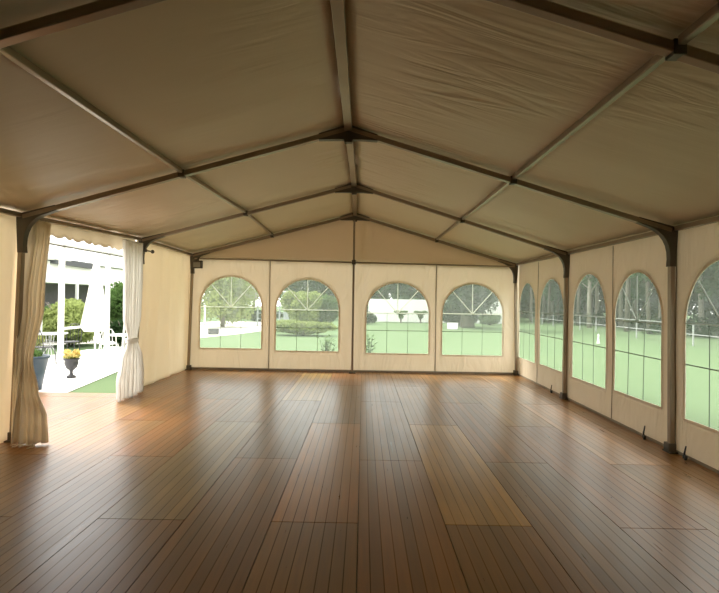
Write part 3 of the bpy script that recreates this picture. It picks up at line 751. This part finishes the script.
# closed parasol
t = thing('closed_parasol', 'tall closed white parasol standing on the patio', 'parasol', (-6.28, .85, G))
MB().tube([(0, 0, .05), (0, 0, 2.62)], .022, 10).build('pole', 'white_paint', t)
m = MB(); rows = []
for j in range(15):
    u = j/14; z = 2.62-1.75*u; rr = .05+.26*u**1.15 if j < 14 else .22; rows.append([(rr*(1+.18*math.cos(8*a))*math.cos(a), rr*(1+.18*math.cos(8*a))*math.sin(a), z) for a in [2*PI*k/48 for k in range(49)]])
m.grid(rows).build('folded_canopy', 'white_curtain', t, True)
MB().lathe([(.30, 0), (.30, .05), (.06, .08), (.05, .25)]).build('base', 'white_paint', t)
# planters
t = thing('round_planter', 'large blue grey planter at the near side of the doorway', 'planter', (-5.86, -2.25, G))
MB().lathe([(.17, 0), (.22, .30), (.27, .56), (.30, .58), (.30, .62), (.26, .62), (.25, .55), (.02, .54)], seg=32).build('pot', 'planter', t, True)
leaves('foliage', 'leaf_mid', [(0, 0, .62, .18, .18, .08)], 260, .05, t, 3, .2)
t = thing('garden_urn', 'dark footed urn of yellow flowers on the pale patio', 'urn', (-5.93, -.80, G)); t.scale = (.8, .8, .95)
MB().lathe([(.11, 0), (.12, .03), (.05, .07), (.035, .12), (.05, .16), (.13, .22), (.17, .32), (.165, .38), (.20, .41), (.20, .43), (.15, .43), (.02, .40)], seg=24).build('bowl', 'iron', t, True)
leaves('flowers', 'flower', [(0, 0, .50, .20, .20, .07), (.1, .05, .55, .1, .1, .07), (-.12, 0, .56, .09, .09, .07)], 700, .03, t, 4, .2)
leaves('foliage', 'leaf_yellow', [(0, 0, .47, .2, .2, .05)], 400, .035, t, 5, .2)
# patio tables and chairs
def metal_chair(mat):
    t = empty('patio_chair'); rr = .012
    MB().lathe([(.19, .43), (.21, .44), (.21, .455), (.02, .46)], seg=20).build('seat', mat, t)
    for sx in (-1, 1):
        MB().tube([(sx*.16, -.16, .43), (sx*.19, -.19, 0)], rr).build('leg', mat, t)
        MB().tube([(sx*.15, .15, .43), (sx*.18, .21, 0)], rr).build('leg', mat, t)
    m = MB(); m.tube([(-.19, .17, .44), (-.20, .22, .75), (-.10, .24, .92), (.10, .24, .92), (.20, .22, .75), (.19, .17, .44)], rr)
    for x in (-.1, -.03, .04, .11): m.tube([(x, .18, .45), (x*1.1, .235, .90)], .007, 6)
    m.build('backrest', mat, t); return t
def metal_table(label, x, y, mat, R_=.42, grp='patio tables'):
    t = thing('patio_table', label, 'table', (x, y, G), 0, grp)
    MB().lathe([(R_-.02, .70), (R_, .71), (R_, .73), (.02, .735)], seg=28).build('tabletop', mat, t)
    for k in range(4):
        a = PI/4+k*PI/2; MB().tube([(.10*math.cos(a), .10*math.sin(a), .70), (.06*math.cos(a), .06*math.sin(a), .35), (.28*math.cos(a), .28*math.sin(a), 0)], .012).build('leg', mat, t)
metal_table('round white patio table beside the closed parasol', -6.0, 1.9, 'white_paint')
metal_table('round grey patio table left of the pergola post', -8.0, 1.9, 'grey_iron')
pc = metal_chair('iron'); wc = metal_chair('white_paint')
cs = [(pc, -7.7, 1.15, 2.8, 'dark iron patio chair on the near side of the grey table'), (pc, -7.9, 2.7, .1, 'dark iron patio chair on the far side of the grey table'), (pc, -8.75, 1.9, 1.5, 'dark iron patio chair left of the grey table'),
      (wc, -6.0, 1.15, 3.1, 'white metal patio chair between the parasol and the urn'), (wc, -5.55, 2.4, -.8, 'white metal patio chair nearest the white curtain'), (wc, -6.65, 2.3, 1.2, 'white metal patio chair behind the closed parasol')]
used = set()
for src, x, y, rz, lb in cs:
    o = src if src.name not in used else copy_tree(src)
    used.add(src.name); o.location = (x, y, G); o.rotation_euler.z = rz; tag(o, lb, 'chair', 'chairs on the patio')
# white trellis stand
t = thing('trellis_stand', 'white A-shaped trellis stand on the patio next to the white curtain', 'trellis', (-5.75, 1.55, G), .3)
for sx in (-1, 1): MB().bar((sx*.20, 0, 0), (sx*.05, 0, 2.2), .04, .03, (0, 1, 0)).build('stile', 'white_paint', t)
for k in range(6):
    w_ = .20-.025*k*1.1; MB().bar((-w_, 0, .3+.34*k), (w_, 0, .3+.34*k), .03, .02, (0, 1, 0)).build('rung', 'white_paint', t)
# planting behind the patio
sp = [(-9.9, 6.3, 1.3, 1.75, 'leaf_light', 'bright green grassy shrub behind the closed parasol'), (-9.2, 9.8, 1.4, 2.6, 'leaf_mid', 'tall green shrub beside the white curtain'), (-12.6, 5.6, 1.7, 2.7, 'leaf_dark', 'dark green shrub left of the pergola post'),
      (-10.6, 3.4, 1.4, 1.3, 'leaf_yellow', 'yellow green bank of plants left of the pergola post'), (-11.4, 8.2, 1.4, 1.6, 'leaf_mid', 'mid green shrub between pergola post and parasol'), (-8.4, 7.2, .9, 1.0, 'leaf_dark', 'low dark shrub behind the white trellis stand')]
for i, (x, y, r_, h, mt, lb) in enumerate(sp): shrub('border_shrub', lb, 'shrub', (x, y), r_, h, mt, 6000, .09, 120+i, 'shrubs bordering the patio')
